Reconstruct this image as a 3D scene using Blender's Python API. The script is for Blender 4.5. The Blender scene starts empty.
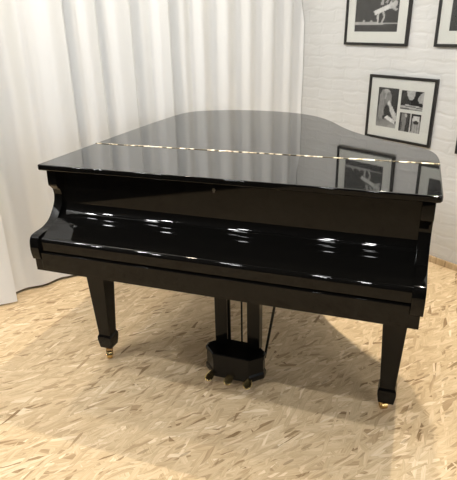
import bpy, bmesh, math, random
from mathutils import Vector, Matrix, noise
random.seed(4)
C = bpy.context.scene.collection
PI = math.pi

# ------------------------------------------------------------------ helpers
def obj(name, bm, mat=None, parent=None, smooth=35, loc=None, rotz=None):
    me = bpy.data.meshes.new(name)
    bmesh.ops.recalc_face_normals(bm, faces=bm.faces[:])
    bm.to_mesh(me); bm.free()
    if smooth:
        me.shade_smooth(); me.set_sharp_from_angle(angle=math.radians(smooth))
    o = bpy.data.objects.new(name, me); C.objects.link(o)
    for m in (mat if isinstance(mat, (list, tuple)) else [mat]):
        if m: me.materials.append(m)
    if smooth and smooth < 79:
        wm = o.modifiers.new('weighted_normal', 'WEIGHTED_NORMAL'); wm.keep_sharp = True; wm.weight = 100
    if parent: o.parent = parent
    if loc: o.location = loc
    if rotz is not None: o.rotation_euler = (0, 0, rotz)
    return o

def tag(o, label, cat, group=None):
    o['label'] = label; o['category'] = cat
    if group: o['group'] = group
    return o

def thing(name, label, cat, loc=(0, 0, 0), rotz=0, group=None):
    o = bpy.data.objects.new(name, None); C.objects.link(o)
    o.empty_display_size = .1
    o.location = loc; o.rotation_euler = (0, 0, rotz)
    return tag(o, label, cat, group)

def part(name, parent):
    o = bpy.data.objects.new(name, None); C.objects.link(o); o.parent = parent
    return o

def bevel(bm, w, seg=2, ang=30):
    ed = [e for e in bm.edges if len(e.link_faces) == 2 and e.calc_face_angle(0) > math.radians(ang)]
    if ed and w > 0:
        bmesh.ops.bevel(bm, geom=ed, offset=w, segments=seg, profile=.5, affect='EDGES', clamp_overlap=True)

def add_prism(bm, pts, lo, hi, axis='z'):
    """extrude a closed polygon along an axis.  pts are 2-D in the two other axes"""
    def v3(p, t):
        if axis == 'z': return (p[0], p[1], t)
        if axis == 'x': return (t, p[0], p[1])
        return (p[0], t, p[1])
    a = [bm.verts.new(v3(p, lo)) for p in pts]; b = [bm.verts.new(v3(p, hi)) for p in pts]
    n = len(pts)
    bm.faces.new(a[::-1]); bm.faces.new(b)
    for i in range(n): bm.faces.new((a[i], a[(i+1) % n], b[(i+1) % n], b[i]))

def prism(pts, lo, hi, axis='z', bev=0, seg=2, ang=30):
    bm = bmesh.new(); add_prism(bm, pts, lo, hi, axis)
    bmesh.ops.recalc_face_normals(bm, faces=bm.faces[:])
    bevel(bm, bev, seg, ang); return bm

def box(x0, x1, y0, y1, z0, z1, bev=0, seg=2):
    return prism([(x0, y0), (x1, y0), (x1, y1), (x0, y1)], z0, z1, 'z', bev, seg)

def add_loft(bm, rings):
    vs = [[bm.verts.new(p) for p in r] for r in rings]
    n = len(rings[0])
    bm.faces.new(vs[0][::-1]); bm.faces.new(vs[-1])
    for a, b in zip(vs, vs[1:]):
        for i in range(n): bm.faces.new((a[i], a[(i+1) % n], b[(i+1) % n], b[i]))

def add_tube(bm, p, q, r, seg=14, r2=None):
    p, q = Vector(p), Vector(q); d = (q-p).normalized()
    u = d.orthogonal().normalized(); v = d.cross(u); r2 = r if r2 is None else r2
    add_loft(bm, [[p+u*math.cos(2*PI*i/seg)*r+v*math.sin(2*PI*i/seg)*r for i in range(seg)],
                  [q+u*math.cos(2*PI*i/seg)*r2+v*math.sin(2*PI*i/seg)*r2 for i in range(seg)]])

def catmull(pts, k=6):
    out = []
    for i in range(len(pts)-1):
        p0 = Vector(pts[max(i-1, 0)]); p1 = Vector(pts[i]); p2 = Vector(pts[i+1]); p3 = Vector(pts[min(i+2, len(pts)-1)])
        for j in range(k):
            t = j/k
            out.append(tuple(.5*(2*p1+(p2-p0)*t+(2*p0-5*p1+4*p2-p3)*t*t+(3*p1-p0-3*p2+p3)*t**3)))
    out.append(tuple(pts[-1])); return out

def inset(poly, d):
    n = len(poly); out = []
    for i in range(n):
        a, b, c = Vector(poly[i-1]), Vector(poly[i]), Vector(poly[(i+1) % n])
        e1 = (b-a).normalized(); e2 = (c-b).normalized()
        nn = Vector((-e1.y-e2.y, e1.x+e2.x))
        nn.normalize(); k = max(.5, nn.dot(Vector((-e1.y, e1.x))))
        out.append(tuple(b+nn*d/k))
    return out

# ---------------------------------------------------------------- materials
def mat(name, col=(.5, .5, .5), rough=.5, metal=0, spec=.5, ior=1.5):
    m = bpy.data.materials.new(name); m.use_nodes = True
    b = m.node_tree.nodes['Principled BSDF']
    b.inputs['Base Color'].default_value = (*col, 1); b.inputs['Roughness'].default_value = rough
    b.inputs['Metallic'].default_value = metal; b.inputs['Specular IOR Level'].default_value = spec
    b.inputs['IOR'].default_value = ior
    return m

class N:
    def __init__(s, m): s.t = m.node_tree; s.b = s.t.nodes['Principled BSDF']
    def new(s, typ, **kw):
        n = s.t.nodes.new(typ)
        for k, v in kw.items(): setattr(n, k, v)
        return n
    def ln(s, a, b): s.t.links.new(a, b)
    def math(s, op, a, b=None, clamp=False):
        n = s.new('ShaderNodeMath', operation=op, use_clamp=clamp)
        for i, v in enumerate((a, b)):
            if v is None: continue
            if isinstance(v, (int, float)): n.inputs[i].default_value = v
            else: s.ln(v, n.inputs[i])
        return n.outputs[0]
    def mix(s, f, a, b, mode='MIX'):
        n = s.new('ShaderNodeMix', data_type='RGBA', blend_type=mode)
        for i, v in ((0, f), (6, a), (7, b)):
            if isinstance(v, (int, float)): n.inputs[i].default_value = v
            elif isinstance(v, tuple): n.inputs[i].default_value = (*v, 1)
            else: s.ln(v, n.inputs[i])
        return n.outputs[2]
    def ramp(s, f, stops, interp='LINEAR'):
        n = s.new('ShaderNodeValToRGB'); r = n.color_ramp; r.interpolation = interp
        while len(r.elements) < len(stops): r.elements.new(.5)
        for e, (p, c) in zip(r.elements, stops):
            e.position = p; e.color = (*c, 1) if isinstance(c, tuple) else (c, c, c, 1)
        s.ln(f, n.inputs[0]); return n.outputs[0]

# glossy black piano lacquer with the faintest haze
LIDM = mat('brightened_lid_lacquer', (.004, .004, .0038), .03, ior=2.1)  # copy of the case lacquer, reflection raised to brighten the lid top
LACQ = mat('black_piano_lacquer', (.003, .0028, .0025), .035, ior=1.31)
n = N(LACQ); tc = n.new('ShaderNodeTexCoord'); nz = n.new('ShaderNodeTexNoise'); nz.inputs['Scale'].default_value = 2.5
n.ln(tc.outputs['Object'], nz.inputs['Vector'])
n.ln(n.ramp(nz.outputs[0], [(.3, .025), (.7, .05)]), n.b.inputs['Roughness'])   # faint polish haze
SATIN = mat('satin_black_paint', (.004, .0038, .0035), .16, 0, .22)
GAP = mat('dark_gap_felt', (.002, .002, .002), .9)
BRASS = mat('brass', (.72, .52, .22), .22, 1)
n = N(BRASS); tc = n.new('ShaderNodeTexCoord'); nz = n.new('ShaderNodeTexNoise'); nz.inputs['Scale'].default_value = 38
n.ln(tc.outputs['Object'], nz.inputs['Vector'])
n.ln(n.ramp(nz.outputs[0], [(.3, (.5, .34, .13)), (.7, (.8, .6, .28))]), n.b.inputs['Base Color'])
HINGE = mat('glint_brass_hinge', (.8, .66, .38), .3, .75)
n = N(HINGE); tc = n.new('ShaderNodeTexCoord'); mp = n.new('ShaderNodeMapping'); mp.inputs['Scale'].default_value = (34, 2, 2)
nz = n.new('ShaderNodeTexNoise'); nz.inputs['Scale'].default_value = 1.0; nz.inputs['Detail'].default_value = 3
n.ln(tc.outputs['Object'], mp.inputs[0]); n.ln(mp.outputs[0], nz.inputs['Vector'])
n.ln(n.ramp(nz.outputs[0], [(.45, (.06, .05, .03)), (.53, (.6, .5, .34)), (.66, (.95, .9, .76))]), n.b.inputs['Base Color'])  # dark and pale streaks paint the broken reflections along the brass
STEEL = mat('dull_steel', (.12, .12, .12), .35, 1)

# oriented strand board
def osb(name):
    m = mat(name, (.6, .46, .28), .55, 0, .25); n = N(m)
    tc = n.new('ShaderNodeTexCoord')
    wn = n.new('ShaderNodeTexNoise'); wn.inputs['Scale'].default_value = 7; wn.inputs['Detail'].default_value = 2
    n.ln(tc.outputs['Object'], wn.inputs['Vector'])
    sub = n.new('ShaderNodeVectorMath', operation='MULTIPLY_ADD')
    n.ln(wn.outputs['Color'], sub.inputs[0]); sub.inputs[1].default_value = (.018, .018, 0); n.ln(tc.outputs['Object'], sub.inputs[2])
    cols = [(0, (.24, .15, .07)), (.025, (.37, .25, .135)), (.085, (.50, .36, .21)), (.35, (.56, .415, .247)), (.7, (.61, .458, .28)), (.92, (.66, .505, .322)), (1, (.76, .61, .42))]
    col = None; hgt = None
    layers = [(-80, 7, 36, .0, (0, 0)), (-45, 7, 40, .45, (3.1, 1.7)), (-105, 8, 40, .6, (5.3, 8.1)), (-72, 8, 46, .55, (2.2, 9.4)),
              (10, 9, 46, .84, (7.7, 4.1)), (-90, 9, 50, .62, (1.3, 6.2)), (-60, 11, 62, .68, (9.9, 3.3)), (-118, 12, 70, .74, (6.9, 1.3)), (-84, 15, 100, .78, (4.4, 2.8))]
    for i, (ang, sx, sy, thr, off) in enumerate(layers):
        mp = n.new('ShaderNodeMapping', vector_type='POINT')
        rot = n.new('ShaderNodeVectorRotate', rotation_type='Z_AXIS'); rot.inputs['Angle'].default_value = math.radians(ang)
        n.ln(sub.outputs[0], rot.inputs[0]); n.ln(rot.outputs[0], mp.inputs[0])
        mp.inputs['Scale'].default_value = (sx, sy, 1); mp.inputs['Location'].default_value = (*off, 0)
        vo = n.new('ShaderNodeTexVoronoi', voronoi_dimensions='2D'); vo.inputs['Scale'].default_value = 1
        vo.inputs['Randomness'].default_value = 1
        n.ln(mp.outputs[0], vo.inputs['Vector'])
        sp = n.new('ShaderNodeSeparateColor'); n.ln(vo.outputs['Color'], sp.inputs[0])
        c = n.ramp(sp.outputs[0], cols)
        # grain along the flake
        gm = n.new('ShaderNodeMapping'); gm.inputs['Scale'].default_value = (sx*1.2, sy*5, 1); n.ln(rot.outputs[0], gm.inputs[0])
        gn = n.new('ShaderNodeTexNoise'); gn.inputs['Scale'].default_value = 1; gn.inputs['Detail'].default_value = 2
        n.ln(gm.outputs[0], gn.inputs['Vector'])
        c = n.mix(.7, c, n.ramp(gn.outputs[0], [(.3, .30), (.7, .72)]), 'SOFT_LIGHT')
        # slightly darker towards the rim of each flake
        edge = n.ramp(vo.outputs['Distance'], [(.0, 1.), (.5, 1.), (.95, .8)])
        c = n.mix(.5, c, edge, 'MULTIPLY')
        if col is None: col = c; hgt = sp.outputs[1]
        else:
            msk = n.math('GREATER_THAN', sp.outputs[1], thr)
            col = n.mix(msk, col, c)
            hm = n.new('ShaderNodeMix'); n.ln(msk, hm.inputs[0]); n.ln(hgt, hm.inputs[2]); n.ln(sp.outputs[2], hm.inputs[3]); hgt = hm.outputs[0]
    # sparse dark slivers
    rot = n.new('ShaderNodeVectorRotate', rotation_type='Z_AXIS'); rot.inputs['Angle'].default_value = -1.5
    n.ln(sub.outputs[0], rot.inputs[0])
    mp = n.new('ShaderNodeMapping'); mp.inputs['Scale'].default_value = (11, 48, 1); n.ln(rot.outputs[0], mp.inputs[0])
    vo = n.new('ShaderNodeTexVoronoi', voronoi_dimensions='2D'); vo.inputs['Scale'].default_value = 1; n.ln(mp.outputs[0], vo.inputs['Vector'])
    sp = n.new('ShaderNodeSeparateColor'); n.ln(vo.outputs['Color'], sp.inputs[0])
    dk = n.math('MULTIPLY', n.math('GREATER_THAN', sp.outputs[1], .91), n.math('LESS_THAN', vo.outputs['Distance'], .28))
    col = n.mix(n.math('MULTIPLY', dk, .5), col, (.2, .12, .05))
    big = n.new('ShaderNodeTexNoise'); big.inputs['Scale'].default_value = 2.2; n.ln(tc.outputs['Object'], big.inputs['Vector'])
    col = n.mix(.3, col, n.ramp(big.outputs[0], [(.3, .40), (.7, .62)]), 'SOFT_LIGHT')
    n.ln(col, n.b.inputs['Base Color'])
    bp = n.new('ShaderNodeBump'); bp.inputs['Strength'].default_value = .25; bp.inputs['Distance'].default_value = .002
    n.ln(hgt, bp.inputs['Height']); n.ln(bp.outputs[0], n.b.inputs['Normal'])
    return m
OSB = osb('oriented_strand_board')

# whitewashed brick
BRICK = mat('white_painted_brick', (.78, .75, .71), .6, 0, .3)
n = N(BRICK); tc = n.new('ShaderNodeTexCoord'); sp = n.new('ShaderNodeSeparateXYZ'); n.ln(tc.outputs['Object'], sp.inputs[0])
cb = n.new('ShaderNodeCombineXYZ'); n.ln(sp.outputs[0], cb.inputs[0]); n.ln(sp.outputs[2], cb.inputs[1])
wn = n.new('ShaderNodeTexNoise'); wn.inputs['Scale'].default_value = 9; wn.inputs['Detail'].default_value = 3; n.ln(tc.outputs['Object'], wn.inputs['Vector'])
ma = n.new('ShaderNodeVectorMath', operation='MULTIPLY_ADD'); n.ln(wn.outputs['Color'], ma.inputs[0]); ma.inputs[1].default_value = (.07, .055, 0); n.ln(cb.outputs[0], ma.inputs[2])
br = n.new('ShaderNodeTexBrick'); n.ln(ma.outputs[0], br.inputs['Vector'])
br.inputs['Scale'].default_value = 1; br.inputs['Brick Width'].default_value = .25; br.inputs['Row Height'].default_value = .077
br.inputs['Mortar Size'].default_value = .014; br.inputs['Mortar Smooth'].default_value = 1
n2 = n.new('ShaderNodeTexNoise'); n2.inputs['Scale'].default_value = 1; n2.inputs['Detail'].default_value = 5
m2 = n.new('ShaderNodeMapping'); m2.inputs['Scale'].default_value = (8, 8, 22); n.ln(tc.outputs['Object'], m2.inputs[0]); n.ln(m2.outputs[0], n2.inputs['Vector'])
n3 = n.new('ShaderNodeTexNoise'); n3.inputs['Scale'].default_value = 4; n3.inputs['Detail'].default_value = 3; n.ln(tc.outputs['Object'], n3.inputs['Vector'])
h = n.math('ADD', n.math('MULTIPLY', n.math('SUBTRACT', 1, br.outputs['Fac']), .45), n.math('MULTIPLY', n2.outputs[0], 1.7))
bp = n.new('ShaderNodeBump'); bp.inputs['Strength'].default_value = .35; bp.inputs['Distance'].default_value = .010
n.ln(h, bp.inputs['Height']); n.ln(bp.outputs[0], n.b.inputs['Normal'])
c = n.mix(n.math('MULTIPLY', br.outputs['Fac'], .05), (.635, .635, .62), (.55, .54, .52))
n.ln(n.mix(.4, c, n.ramp(n3.outputs[0], [(.3, .36), (.7, .64)]), 'SOFT_LIGHT'), n.b.inputs['Base Color'])

def cloth(name, col):
    m = mat(name, col, .85, 0, .1); n = N(m)
    tc = n.new('ShaderNodeTexCoord'); nz = n.new('ShaderNodeTexNoise'); nz.inputs['Scale'].default_value = 260
    n.ln(tc.outputs['Object'], nz.inputs['Vector'])
    bp = n.new('ShaderNodeBump'); bp.inputs['Strength'].default_value = .06; bp.inputs['Distance'].default_value = .002
    n.ln(nz.outputs[0], bp.inputs['Height']); n.ln(bp.outputs[0], n.b.inputs['Normal'])
    tr = n.new('ShaderNodeBsdfTranslucent'); tr.inputs[0].default_value = (*col, 1)
    mx = n.new('ShaderNodeMixShader'); mx.inputs[0].default_value = .15
    n.ln(n.b.outputs[0], mx.inputs[1]); n.ln(tr.outputs[0], mx.inputs[2])
    n.ln(mx.outputs[0], n.t.nodes['Material Output'].inputs[0])
    return m
CURT = cloth('white_curtain_cloth', (.885, .888, .878))
def plaster(name, col, rough=.8):
    m = mat(name, col, rough, 0, .2); n = N(m); tc = n.new('ShaderNodeTexCoord')
    nz = n.new('ShaderNodeTexNoise'); nz.inputs['Scale'].default_value = 3; nz.inputs['Detail'].default_value = 4; n.ln(tc.outputs['Object'], nz.inputs['Vector'])
    n.ln(n.mix(nz.outputs[0], tuple(v*.92 for v in col), tuple(min(1, v*1.06) for v in col)), n.b.inputs['Base Color'])
    return m
PLASTER = plaster('grey_plaster', (.55, .54, .52))
DARK = plaster('dark_hall_paint', (.022, .020, .018))
FRAME = mat('black_frame_wood', (.012, .011, .010), .35)
MATB = plaster('mat_board', (.70, .70, .65))
GLASS = bpy.data.materials.new('picture_glass'); GLASS.use_nodes = True
t = GLASS.node_tree; t.nodes.remove(t.nodes['Principled BSDF'])
a = t.nodes.new('ShaderNodeBsdfTransparent'); b = t.nodes.new('ShaderNodeBsdfGlossy'); b.inputs['Roughness'].default_value = .03
fz = t.nodes.new('ShaderNodeFresnel'); fz.inputs[0].default_value = 1.3; mx = t.nodes.new('ShaderNodeMixShader')
t.links.new(fz.outputs[0], mx.inputs[0]); t.links.new(a.outputs[0], mx.inputs[1]); t.links.new(b.outputs[0], mx.inputs[2])
t.links.new(mx.outputs[0], t.nodes['Material Output'].inputs[0])
PRINT = mat('monochrome_print', (.5, .5, .5), .45, 0, .3)
n = N(PRINT); at = n.new('ShaderNodeAttribute', attribute_name='tone'); n.ln(at.outputs['Color'], n.b.inputs['Base Color'])

# ------------------------------------------------------------------ the room
# local room frame: x runs along the brick wall from the corner, y points into that wall
ax = Vector((.835, -.55, 0)).normalized(); ay = Vector((.55, .835, 0)).normalized()
WP = Vector((1.6765, 1.738, 0)) + ay*.016          # a point of the brick wall line
COR = WP + ax*(-1.43); RZ = math.atan2(ax.y, ax.x)
def struct(name, bm, m, smooth=35):
    o = obj(name, bm, m, None, smooth, COR, RZ); o['kind'] = 'structure'; return o
RX, RY, RH = 6.4, -4.95, 6.6
struct('floor', box(-.3, RX+.2, RY-.2, .2, -.05, 0), OSB)
struct('ceiling', box(-.3, RX+.2, RY-.2, .2, RH, RH+.1), DARK)
bm = box(-.3, RX+.2, 0, .2, 0, RH)
struct('wall_back', bm, BRICK)
struct('wall_left', box(-.3, -.16, RY-.2, 0, 0, RH), PLASTER)
struct('wall_right', box(RX, RX+.2, RY, 0, 0, RH), DARK)
struct('wall_front', box(-.16, RX+.2, RY-.2, RY, 0, RH), DARK)
struct('baseboard_back', box(0.02, RX, -.016, 0, 0, .043, .003), OSB)

# curtains hang along the left wall (local x = 0), pleats run along local y
def curtain(name, folds, s_lo, s_hi, xoff, label, z0=.018, z1=3.3, seed=0, flare=0):
    """folds: list of (s, depth) pleat crests/valleys along the wall; s is measured from the corner (negative y)"""
    ss = [s_lo+(s_hi-s_lo)*i/260 for i in range(261)]
    def depth(s):
        for (a, da), (b, db) in zip(folds, folds[1:]):
            if a <= s <= b:
                t = (s-a)/(b-a); t = t*t*(3-2*t)
                return da+(db-da)*t
        return folds[-1][1]
    bm = bmesh.new(); zs = [z0+(z1-z0)*k/22 for k in range(23)]; th = .004
    def sheet(o):
        g = []
        for z in zs:
            row = []
            for s in ss:
                f = 1.35*(.3+.7*min(1, z/1.1))
                w = noise.noise(Vector((s*5, z*.7, seed)))*.008
                dx = depth(s+noise.noise(Vector((s*2, z*.5, seed+7)))*.02)*f + w
                row.append(bm.verts.new((xoff+dx+o, -(s-flare*(1-z/z1)*(s-s_hi*0)*0), z)))
            g.append(row)
        return g
    A = sheet(0); B = sheet(th); nx = len(ss); nz_ = len(zs)
    for k in range(nz_-1):
        for i in range(nx-1):
            bm.faces.new((A[k][i], A[k][i+1], A[k+1][i+1], A[k+1][i])); bm.faces.new((B[k][i], B[k+1][i], B[k+1][i+1], B[k][i+1]))
    for i in range(nx-1):
        bm.faces.new((A[0][i], B[0][i], B[0][i+1], A[0][i+1])); bm.faces.new((A[-1][i], A[-1][i+1], B[-1][i+1], B[-1][i]))
    for k in range(nz_-1):
        bm.faces.new((A[k][0], A[k+1][0], B[k+1][0], B[k][0])); bm.faces.new((A[k][-1], B[k][-1], B[k+1][-1], A[k+1][-1]))
    o = obj(name, bm, CURT, None, 80, COR, RZ)
    return tag(o, label, 'curtain')

# measured pleats, distance t from the left reference; s = 2.09 - t
T = [(-.30, .03), (-.21, -.02), (-.10, .045), (.02, -.02), (.05, .0), (.15, .05), (.235, .035), (.262, -.025), (.30, -.02), (.36, .04), (.43, .03), (.455, -.02),
     (.55, .035), (.64, .03), (.675, -.025), (.74, .0), (.79, -.01), (.83, .03), (.90, .035), (.93, -.025), (1.02, .02), (1.10, -.01), (1.16, .03), (1.27, -.02), (1.36, .03),
     (1.47, -.015), (1.56, .03), (1.66, -.01), (1.77, .03), (1.86, -.01), (1.96, .025), (2.03, -.01), (2.084, .004)]
F = sorted([(2.09-t_, d) for t_, d in T])
curtain('curtain', F, F[0][0]+.0005, 2.60, 0, 'long white pleated curtain hanging behind the piano up to the brick corner', seed=1)
F2 = []; s = 2.39
random.seed(11)
while s < 5.9:
    F2.append((s, .045)); s += random.uniform(.10, .16); F2.append((s, -.015)); s += random.uniform(.10, .16)
curtain('curtain', F2, 2.39, 5.2, .105, 'white pleated curtain panel at the far left edge, overlapping the longer one', z0=.012, seed=5)

# ------------------------------------------------------------------ piano
W, H, HY = 1.50, 1.006, .41
piano = thing('grand_piano', 'glossy black baby grand piano with closed lid standing on the strand board floor', 'piano', (.75, .6, 0))
off = (-.75, -.6, 0)
def P(name, bm, m=LACQ, parent=None, smooth=35):
    bmesh.ops.translate(bm, verts=bm.verts[:], vec=off)
    return obj(name, bm, m, parent or piano, smooth)

curve = catmull([(1.498, .41), (1.495, .50), (1.487, .572), (1.468, .63), (1.443, .668), (1.381, .726), (1.26, .816), (1.147, .935), (1.055, 1.068), (.962, 1.245),
                 (.893, 1.345), (.83, 1.412), (.734, 1.475), (.60, 1.522), (.467, 1.538), (.335, 1.532), (.213, 1.50), (.105, 1.445), (.05, 1.382), (.022, 1.28), (.010, 1.109), (.003, .923), (0, .63), (0, .41)], 5)
main = [(x, y) for x, y in curve]
# main lid and front flap
g = .003
lid_poly = [(x, max(y, HY+g)) for x, y in main]
def brighten_top(o):                                     # same lacquer; its raised-reflection copy goes on the upward lid faces
    o.data.materials.append(LIDM)
    for pg in o.data.polygons:
        if pg.normal.z > .95: pg.material_index = 1
brighten_top(P('main_lid', prism(lid_poly, H-.022, H, 'z', .005, 3, 40)))
fl = [(0, 0), (1.482, 0), (1.494, .004), (1.499, .016), (W-.001, .05), (1.498, HY-g), (0, HY-g)]
brighten_top(P('lid_flap', prism(fl, H-.024, H, 'z', .006, 3, 40)))
hb = bmesh.new()
add_tube(hb, (.004, HY, H-.0005), (1.495, HY, H-.001), .0034, 12)
kn = P('lid_hinge', hb, HINGE); kn['label'] = 'long brass piano hinge'
# moulded lip under the flap front corner
# rim: inset outline
full = [(0, .058), (W, .058)] + [(x, y) for x, y in curve]
rim_poly = inset(full, .018)
rim_poly = [(x, max(y, .062)) for x, y in rim_poly]
P('rim', prism(rim_poly, .685, H-.0225, 'z', .004, 2, 40))
# lower beading round the rim
band = inset(full, .014); band = [(x, max(y, .10)) for x, y in band]
P('rim_moulding', prism(band, .672, .70, 'z', .006, 2, 40))
# fallboard: concave cover that folds over the keys, swept along x
fx0, fx1 = .0575, W-.0575
prof = [(.058, .983), (.058, .838)]
R_ = .050
for i in range(1, 13):
    th = i/12*math.radians(80)
    prof.append((.058-R_*(1-math.cos(th)), .838-R_*math.sin(th)))
yl, zl = prof[-1]
zn, yn = .746, -.104
prof += catmull([(yl, zl), (yl-.030, zl-.0075), (-.030, zl-.0145), (-.070, .7585), (yn-.018*math.cos(math.radians(84)), zn-.018+.018*math.sin(math.radians(84)))], 6)[1:-1]
for i in range(0, 8):
    th = math.radians(84 - i/7*84)
    prof.append((yn-.018*math.cos(th), zn-.018+.018*math.sin(th)))
prof += [(-.1225, .6945), (.064, .6945), (.064, .983)]
P('fallboard', prism(prof, fx0, fx1, 'x'), LACQ, None, 30)
# fascia rail with its lock above the fallboard
kh = bmesh.new(); add_tube(kh, (.728, .060, .945), (.728, .055, .945), .006, 20); add_tube(kh, (.728, .057, .938), (.728, .0545, .938), .004, 10)
k_ = P('fallboard_lock', kh, STEEL); k_['label'] = 'small dark steel lock in the black front'
# key slip and keybed
P('key_slip', box(fx0, fx1, -.129, -.08, .616, .688, .004))
P('keybed', box(.026, W-.026, -.1275, .30, .607, .656, .002))
# cheeks: the carved arms at both ends
cheek = [(.10, .983), (.028, .983), (.0255, .925), (.027, .914), (.046, .896)]
cheek += catmull([(.046, .896), (.051, .872), (.046, .845), (.028, .815), (-.006, .780), (-.050, .762), (-.098, .757), (-.122, .750), (-.133, .732), (-.137, .70), (-.134, .672), (-.130, .656)], 5)[1:]
cheek += [(.10, .656)]
for x0 in (.018, W-.018-.040):
    P('cheek', prism(cheek, x0, x0+.040, 'x', .004, 2, 40), LACQ, None, 30)
# legs
def ring(cx, cy, hx, hy, z): return [(cx-hx, cy-hy, z), (cx+hx, cy-hy, z), (cx+hx, cy+hy, z), (cx-hx, cy+hy, z)]
def leg(cx, cy, swivel, top=.607):
    bm = bmesh.new()
    add_loft(bm, [ring(cx, cy, .052, .052, top), ring(cx, cy, .051, .051, top-.03), ring(cx, cy, .0305, .0305, .146), ring(cx, cy, .0305, .0305, .138),
                  ring(cx, cy, .0365, .0365, .124), ring(cx, cy, .0365, .0365, .106), ring(cx, cy, .0305, .0305, .062)])
    bmesh.ops.recalc_face_normals(bm, faces=bm.faces[:]); bevel(bm, .0025, 2, 15)
    L = P('leg', bm, SATIN)
    a = math.radians(swivel); d = Vector((math.cos(a), math.sin(a), 0)); e = Vector((-d.y, d.x, 0)); c0 = Vector((cx, cy, 0))
    c = bmesh.new()
    add_tube(c, (cx, cy, .063), (cx, cy, .056), .021, 20); add_tube(c, (cx, cy, .057), (cx, cy, .046), .010, 14)
    def slab(pl, e0, e1):                     # plate in the trailing plane
        A = [c.verts.new(c0+d*p+e*e0+Vector((0, 0, z))) for p, z in pl]; B = [c.verts.new(c0+d*p+e*e1+Vector((0, 0, z))) for p, z in pl]
        c.faces.new(A[::-1]); c.faces.new(B)
        for i in range(len(pl)): c.faces.new((A[i], A[(i+1) % len(pl)], B[(i+1) % len(pl)], B[i]))
    slab([(-.012, .044), (.016, .044), (.016, .049), (-.012, .049)], -.0155, .0155)
    for s in (-1, 1): slab([(-.010, .046), (.016, .046), (.026, .020), (.014, .014)], s*.0145-.0015, s*.0145+.0015)
    add_tube(c, c0+d*.019+e*.0175+Vector((0, 0, .0205)), c0+d*.019-e*.0175+Vector((0, 0, .0205)), .004, 10)
    k = P('caster', c, BRASS, L); k['label'] = 'brass caster fork'
    w = bmesh.new(); add_tube(w, c0+d*.019+e*.0115+Vector((0, 0, .0205)), c0+d*.019-e*.0115+Vector((0, 0, .0205)), .0205, 28); bevel(w, .003, 2, 40)
    P('caster_wheel', w, BRASS, L)
leg(.098, .184, -62); leg(W-.094, .20, 118); leg(.52, 1.25, 60, .69)

# pedal lyre
lx, ly_ = .738, .245
ly = part('pedal_lyre', piano); 
def Q(name, bm, m=LACQ, smooth=35): 
    bmesh.ops.translate(bm, verts=bm.verts[:], vec=off); return obj(name, bm, m, ly, smooth)
for x in (.668, .820):
    Q('pillar', box(x-.029, x+.029, ly_-.005, ly_+.045, .14, .61, .004), SATIN)
bx0, bx1, by0, by1, ch = .604, .884, .150, .285, .052
octo = [(bx0+ch, by0), (bx1-ch, by0), (bx1, by0+ch), (bx1, by1-ch), (bx1-ch, by1), (bx0+ch, by1), (bx0, by1-ch), (bx0, by0+ch)]
bm = bmesh.new()
def orng(f, z): 
    cx, cy = (bx0+bx1)/2, (by0+by1)/2
    return [(cx+(x-cx)*f, cy+(y-cy)*f, z) for x, y in octo]
add_loft(bm, [orng(.97, .035), orng(1, .042), orng(1, .062), orng(.955, .072), orng(.955, .128), orng(.985, .140), orng(.985, .152), orng(.93, .156)])
Q('pedal_box', bm, SATIN, 25)
for x in (.700, .757, .812):
    bm = bmesh.new(); add_tube(bm, (x, .272, .15), (x, .272, .61), .0042, 10); Q('pedal_rod', bm, SATIN)
bm = bmesh.new(); add_tube(bm, (.866, .27, .10), (.935, .33, .615), .006, 12)
b_ = Q('brace_rod', bm, SATIN)
def pedal(x):
    bm = bmesh.new(); N_ = 9
    rings = []
    for i in range(N_):
        t_ = i/(N_-1); y = .175-.066*t_
        z = .050-.012*t_*t_
        hw = .0085+.0115*math.sin(min(1, t_*1.15)*PI*.62)**2 if t_ < .97 else .010
        hz = .006-.002*t_
        rings.append([(x+hw*math.cos(a_), y, z+hz*math.sin(a_)) for a_ in [2*PI*j/14 for j in range(14)]])
    x_, y_, z_ = x, .1055, .0375
    rings.append([(x+.0045*math.cos(a_), y_, z_+.002*math.sin(a_)) for a_ in [2*PI*j/14 for j in range(14)]])
    add_loft(bm, rings)
    q = Q('pedal', bm, BRASS, 60); q['label'] = 'brass pedal'
for x in (.648, .738, .828): pedal(x)

# ------------------------------------------------------------------ pictures
def inpoly(u, v, poly):
    c = False; j = len(poly)-1
    for i in range(len(poly)):
        (x1, y1), (x2, y2) = poly[i], poly[j]
        if (y1 > v) != (y2 > v) and u < (x2-x1)*(v-y1)/(y2-y1)+x1: c = not c
        j = i
    return c
def photo(name, parent, x0, x1, z0, z1, y, base, shapes, nu=44, seed=0):
    """a monochrome print: grid of vertices coloured from a hand-drawn list of tones; u,v in 0..1, v up"""
    bm = bmesh.new(); nv = max(8, int(nu*(z1-z0)/(x1-x0))); lay = bm.verts.layers.float_color.new('tone')
    g = []
    for k in range(nv+1):
        row = []
        for i in range(nu+1):
            u, v = i/nu, k/nv
            c = base(u, v) if callable(base) else base
            for pl, tone in shapes:
                if inpoly(u, v, pl): c = tone(u, v) if callable(tone) else tone
            c = max(.003, c*(1+.25*noise.noise(Vector((u*9, v*9, seed)))))
            w = bm.verts.new((x0+(x1-x0)*u, y, z0+(z1-z0)*v)); w[lay] = (c, c*.99, c*.95, 1); row.append(w)
        g.append(row)
    for k in range(nv):
        for i in range(nu): bm.faces.new((g[k][i], g[k][i+1], g[k+1][i+1], g[k+1][i]))
    # a thin body behind the printed face
    o = obj(name, bm, PRINT, parent, 0)
    return o
def band(x0, y0, x1, y1, w):
    dx, dy = x1-x0, y1-y0; L = math.hypot(dx, dy); nx, ny = -dy/L*w/2, dx/L*w/2
    return [(x0+nx, y0+ny), (x1+nx, y1+ny), (x1-nx, y1-ny), (x0-nx, y0-ny)]
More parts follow.
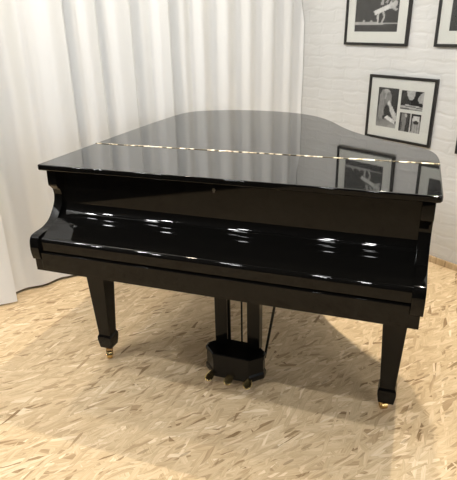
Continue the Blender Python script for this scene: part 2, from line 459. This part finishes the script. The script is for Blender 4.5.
def blob(cx, cy, rx, ry, n_=14): return [(cx+rx*math.cos(2*PI*i/n_), cy+ry*math.sin(2*PI*i/n_)) for i in range(n_)]

FW = .017
def picture(label, s, z, w, h, windows, tilt=0):
    """s, z: lower left corner on the wall measured from the reference point"""
    loc = WP+ax*(s+w/2); 
    t_ = thing('framed_picture', label, 'picture', (loc.x, loc.y, z+h/2), RZ, 'black framed photographs on the brick wall')
    t_.rotation_euler = (0, tilt, RZ)
    a, b = w/2, h/2; y0, y1 = -.022, -.002
    bm = bmesh.new()
    o4 = [(-a, -b), (a, -b), (a, b), (-a, b)]; i4 = [(-a+FW, -b+FW), (a-FW, -b+FW), (a-FW, b-FW), (-a+FW, b-FW)]
    V = {}
    for nm, pl, y in (('of', o4, y0), ('if', i4, y0), ('ob', o4, y1), ('ib', i4, y1)):
        V[nm] = [bm.verts.new((p[0], y, p[1])) for p in pl]
    for i in range(4):
        j = (i+1) % 4
        bm.faces.new((V['of'][i], V['of'][j], V['if'][j], V['if'][i])); bm.faces.new((V['ob'][i], V['ib'][i], V['ib'][j], V['ob'][j]))
        bm.faces.new((V['of'][i], V['ob'][i], V['ob'][j], V['of'][j])); bm.faces.new((V['if'][i], V['if'][j], V['ib'][j], V['ib'][i]))
    bmesh.ops.recalc_face_normals(bm, faces=bm.faces[:]); bevel(bm, .0015, 2, 40)
    obj('frame', bm, FRAME, t_)
    # mat board with bevelled windows is laid over the prints: built as a slab split round its windows
    xs = sorted({-a+FW, a-FW, *[q for wd in windows for q in (wd[0], wd[1])]}); zs = sorted({-b+FW, b-FW, *[q for wd in windows for q in (wd[2], wd[3])]})
    bm = bmesh.new(); vv = {}
    def vx(x, z_): 
        if (x, z_) not in vv: vv[(x, z_)] = bm.verts.new((x, -.0125, z_))
        return vv[(x, z_)]
    for x_a, x_b in zip(xs, xs[1:]):
        for z_a, z_b in zip(zs, zs[1:]):
            cx, cz = (x_a+x_b)/2, (z_a+z_b)/2
            if any(wd[0] < cx < wd[1] and wd[2] < cz < wd[3] for wd in windows): continue
            bm.faces.new((vx(x_a, z_a), vx(x_b, z_a), vx(x_b, z_b), vx(x_a, z_b)))
    r = bmesh.ops.extrude_face_region(bm, geom=bm.faces[:])
    bmesh.ops.translate(bm, verts=[e for e in r['geom'] if isinstance(e, bmesh.types.BMVert)], vec=(0, .003, 0))
    obj('mat_board', bm, MATB, t_, 0)
    bm = bmesh.new(); add_prism(bm, [(-a+FW, -b+FW), (a-FW, -b+FW), (a-FW, b-FW), (-a+FW, b-FW)], -.006, -.003, 'y')
    obj('backing_board', bm, MATB, t_, 0)
    for wd in windows:
        photo('photograph', t_, wd[0]-.003, wd[1]+.003, wd[2]-.003, wd[3]+.003, -.0085, wd[4], wd[5], wd[6] if len(wd) > 6 else 44, seed=len(bpy.data.objects))
    bm = bmesh.new(); add_prism(bm, [(-a+FW, -b+FW), (a-FW, -b+FW), (a-FW, b-FW), (-a+FW, b-FW)], -.0175, -.0160, 'y')
    obj('glass_pane', bm, GLASS, t_, 0)
    return t_
# collage frame: arch-like sculpture at left, two small prints at right
tall = [([(.0, 0), (1, 0), (1, .12), (.55, .2), (0, .22)], lambda u, v: .17+.25*(1-v*4)*(.4+.6*u)),
        (band(.10, .14, .17, .82, .17), .17), (band(.22, .2, .27, .9, .12), .30), (band(.36, .3, .32, .93, .12), .20),
        (blob(.38, .83, .22, .13), .42), (blob(.52, .72, .14, .17), .26), ([(.08, .25), (.30, .2), (.34, .85), (.2, .95), (.1, .8)], lambda u, v: .16+.16*abs(math.sin(u*40))),
        (band(.52, .66, .70, .46, .11), .62), (band(.66, .5, .86, .30, .16), .60), (band(.42, .28, .9, .16, .10), .70), (band(.86, .38, .92, .18, .13), .55),
        (blob(.45, .42, .12, .14), .02)]
topr = [([(.22, 1), (.62, 1), (.56, .55), (.40, .5), (.28, .7)], .48), ([(.82, .85), (1, 1), (1, .36), (.80, .42), (.72, .6)], .42), (band(.0, .16, 1, .08, .10), .45),
        (band(.2, .26, 1, .19, .05), .55), (band(.55, .4, .8, .95, .14), .02), (band(0, .03, 1, 0, .08), .16), (band(.02, .5, .2, .9, .16), .05)]
botr = [(band(.18, .0, .22, .95, .22), .22), (band(.30, .75, .28, .95, .09), .45), (band(.38, 0, .4, .8, .07), .04), (band(.52, 0, .52, 1, .04), .55), ([(.58, 0), (.95, 0), (.95, .62), (.60, .62)], lambda u, v: .22+.2*abs(math.sin(u*30))),
        ([(.60, .62), (.92, .60), (.90, .86), (.62, .86)], .62), (blob(.76, .55, .12, .09), .04), (band(.1, 0, .12, .5, .06), .1)]
fx, fz_ = -.725+.2565, .758+.211      # frame centre on the wall
def win(s0, s1, z0, z1, *r): return (s0-fx, s1-fx, z0-fz_, z1-fz_, *r)
picture('black framed collage of three monochrome photographs just above the piano lid', -.730, .759, .511, .419,
        [win(-.645, -.484, .843, 1.100, .03, tall, 36), win(-.464, -.298, .976, 1.095, .025, topr, 36), win(-.460, -.299, .834, .955, .03, botr, 36)], .010)
# acrobat on a beam
beam = [([(0, .165), (1, .19), (1, .225), (0, .23)], .42), (band(0, .235, 1, .235, .012), .26), (band(.545, .20, .535, .40, .045), .50), (band(.535, .40, .57, .47, .045), .5), (band(.625, .20, .68, .36, .04), .45), (band(.68, .36, .64, .47, .045), .45),
        (band(.45, .44, .80, .60, .105), .60), (blob(.86, .64, .09, .09), .50), (band(.80, .58, .95, .50, .05), .42), (blob(.84, .72, .04, .05), .2), (blob(.22, .255, .03, .025), .4), (blob(.39, .255, .03, .025), .4),
        (band(.60, .62, .66, .95, .06), .35), (band(.70, .66, .85, .98, .05), .4)]
fx, fz_ = -.975+.2555, 1.361+.211
picture('black framed photograph of a pale acrobat balancing on a beam, above the collage', -.975, 1.361, .511, .422,
        [win(-.897, -.552, 1.446, 1.700, .05, beam, 60)], .012)
other = [(band(0, .78, .9, .25, .05), .45), (blob(.6, .6, .12, .2), .35), (band(.3, 0, .6, .5, .1), .25)]
fx, fz_ = -.274+.2555, 1.358+.211
picture('black framed dark photograph cut by the upper right edge of the view', -.276, 1.358, .511, .422, [win(-.192, .152, 1.446, 1.70, .03, other, 40)], .006)
fx, fz_ = -.045+.2555, .748+.211
picture('black framed picture low on the wall at the right edge, only its left edge showing', -.042, .750, .511, .421, [win(.04, .385, .84, 1.09, .05, [(blob(.5, .5, .2, .3), .4)], 30)], .006)

# ------------------------------------------------------------------ lights
def lamp(loc, power, col=(1, .93, .82), radius=.05, target=None, cone=None, blend=.5):
    l = bpy.data.lights.new('ceiling_lamp', 'SPOT' if cone else 'POINT'); l.energy = power; l.color = col; l.shadow_soft_size = radius
    o = bpy.data.objects.new('ceiling_lamp', l); C.objects.link(o); o.location = loc
    if cone:
        l.spot_size = math.radians(cone); l.spot_blend = blend
        o.rotation_euler = (Vector(target)-Vector(loc)).to_track_quat('-Z', 'Y').to_euler()
    return o
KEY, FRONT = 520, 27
lamp((1.75, 1.60, 5.9), KEY, (1, .90, .74), .04, (.9, 0, 0), 62, .6)
lamp((1.15, 1.85, 4.2), 330, (1, .90, .74), .05, (1.12, .75, 0), 36, .9)
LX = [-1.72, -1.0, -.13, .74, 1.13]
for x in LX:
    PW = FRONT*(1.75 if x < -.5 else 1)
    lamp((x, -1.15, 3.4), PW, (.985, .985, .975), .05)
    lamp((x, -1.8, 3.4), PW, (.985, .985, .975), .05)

for x in (-.9, 0, .8): lamp((x, -.5, 3.4), 13, (.985, .985, .975), .07)  # extra unseen row, added to soften the shadow line under the piano
al = bpy.data.lights.new('curtain_fill', 'AREA'); al.shape = 'RECTANGLE'; al.size = 2.6; al.size_y = 1.7; al.energy = 60; al.color = (.94, .97, 1)  # unseen fill light added to brighten the curtain; no window is built there
ao = bpy.data.objects.new('curtain_fill', al); C.objects.link(ao); ao.location = COR+ax*6.3+ay*(-2.2)+Vector((0, 0, 2.0))
ao.rotation_euler = (-ax).to_track_quat('-Z', 'Z').to_euler()
lamp((-.40, .2, 3.4), 60, (1, .86, .66), .05)
w = bpy.data.worlds.new('hall_air'); bpy.context.scene.world = w; w.use_nodes = True
w.node_tree.nodes['Background'].inputs[0].default_value = (.9, .95, 1, 1); w.node_tree.nodes['Background'].inputs[1].default_value = .05

# ------------------------------------------------------------------ camera
cx, cy, cz, yaw, pitch, roll, fpx = 1.3923, -1.60614, 1.49151, .352236, .39436, -.021578, 510.856
f = Vector((-math.sin(yaw)*math.cos(pitch), math.cos(yaw)*math.cos(pitch), -math.sin(pitch)))
r = Vector((math.cos(yaw), math.sin(yaw), 0)); u = r.cross(f)
c_, s_ = math.cos(roll), math.sin(roll)
R1 = r*c_+u*s_; U1 = u*c_-r*s_
M = Matrix(((R1.x, U1.x, -f.x, cx), (R1.y, U1.y, -f.y, cy), (R1.z, U1.z, -f.z, cz), (0, 0, 0, 1)))
cam = bpy.data.cameras.new('camera'); co = bpy.data.objects.new('camera', cam); C.objects.link(co); co.matrix_world = M
cam.sensor_fit = 'VERTICAL'; cam.sensor_height = 36; cam.lens = 36*fpx/480; cam.clip_start = .05
sc = bpy.context.scene; sc.camera = co
sc.view_settings.view_transform = 'Standard'; sc.view_settings.look = 'None'; sc.view_settings.gamma = 1
sc.view_settings.use_curve_mapping = False; sc.view_settings.exposure = .31
try: sc.cycles.use_denoising = True
except Exception: pass
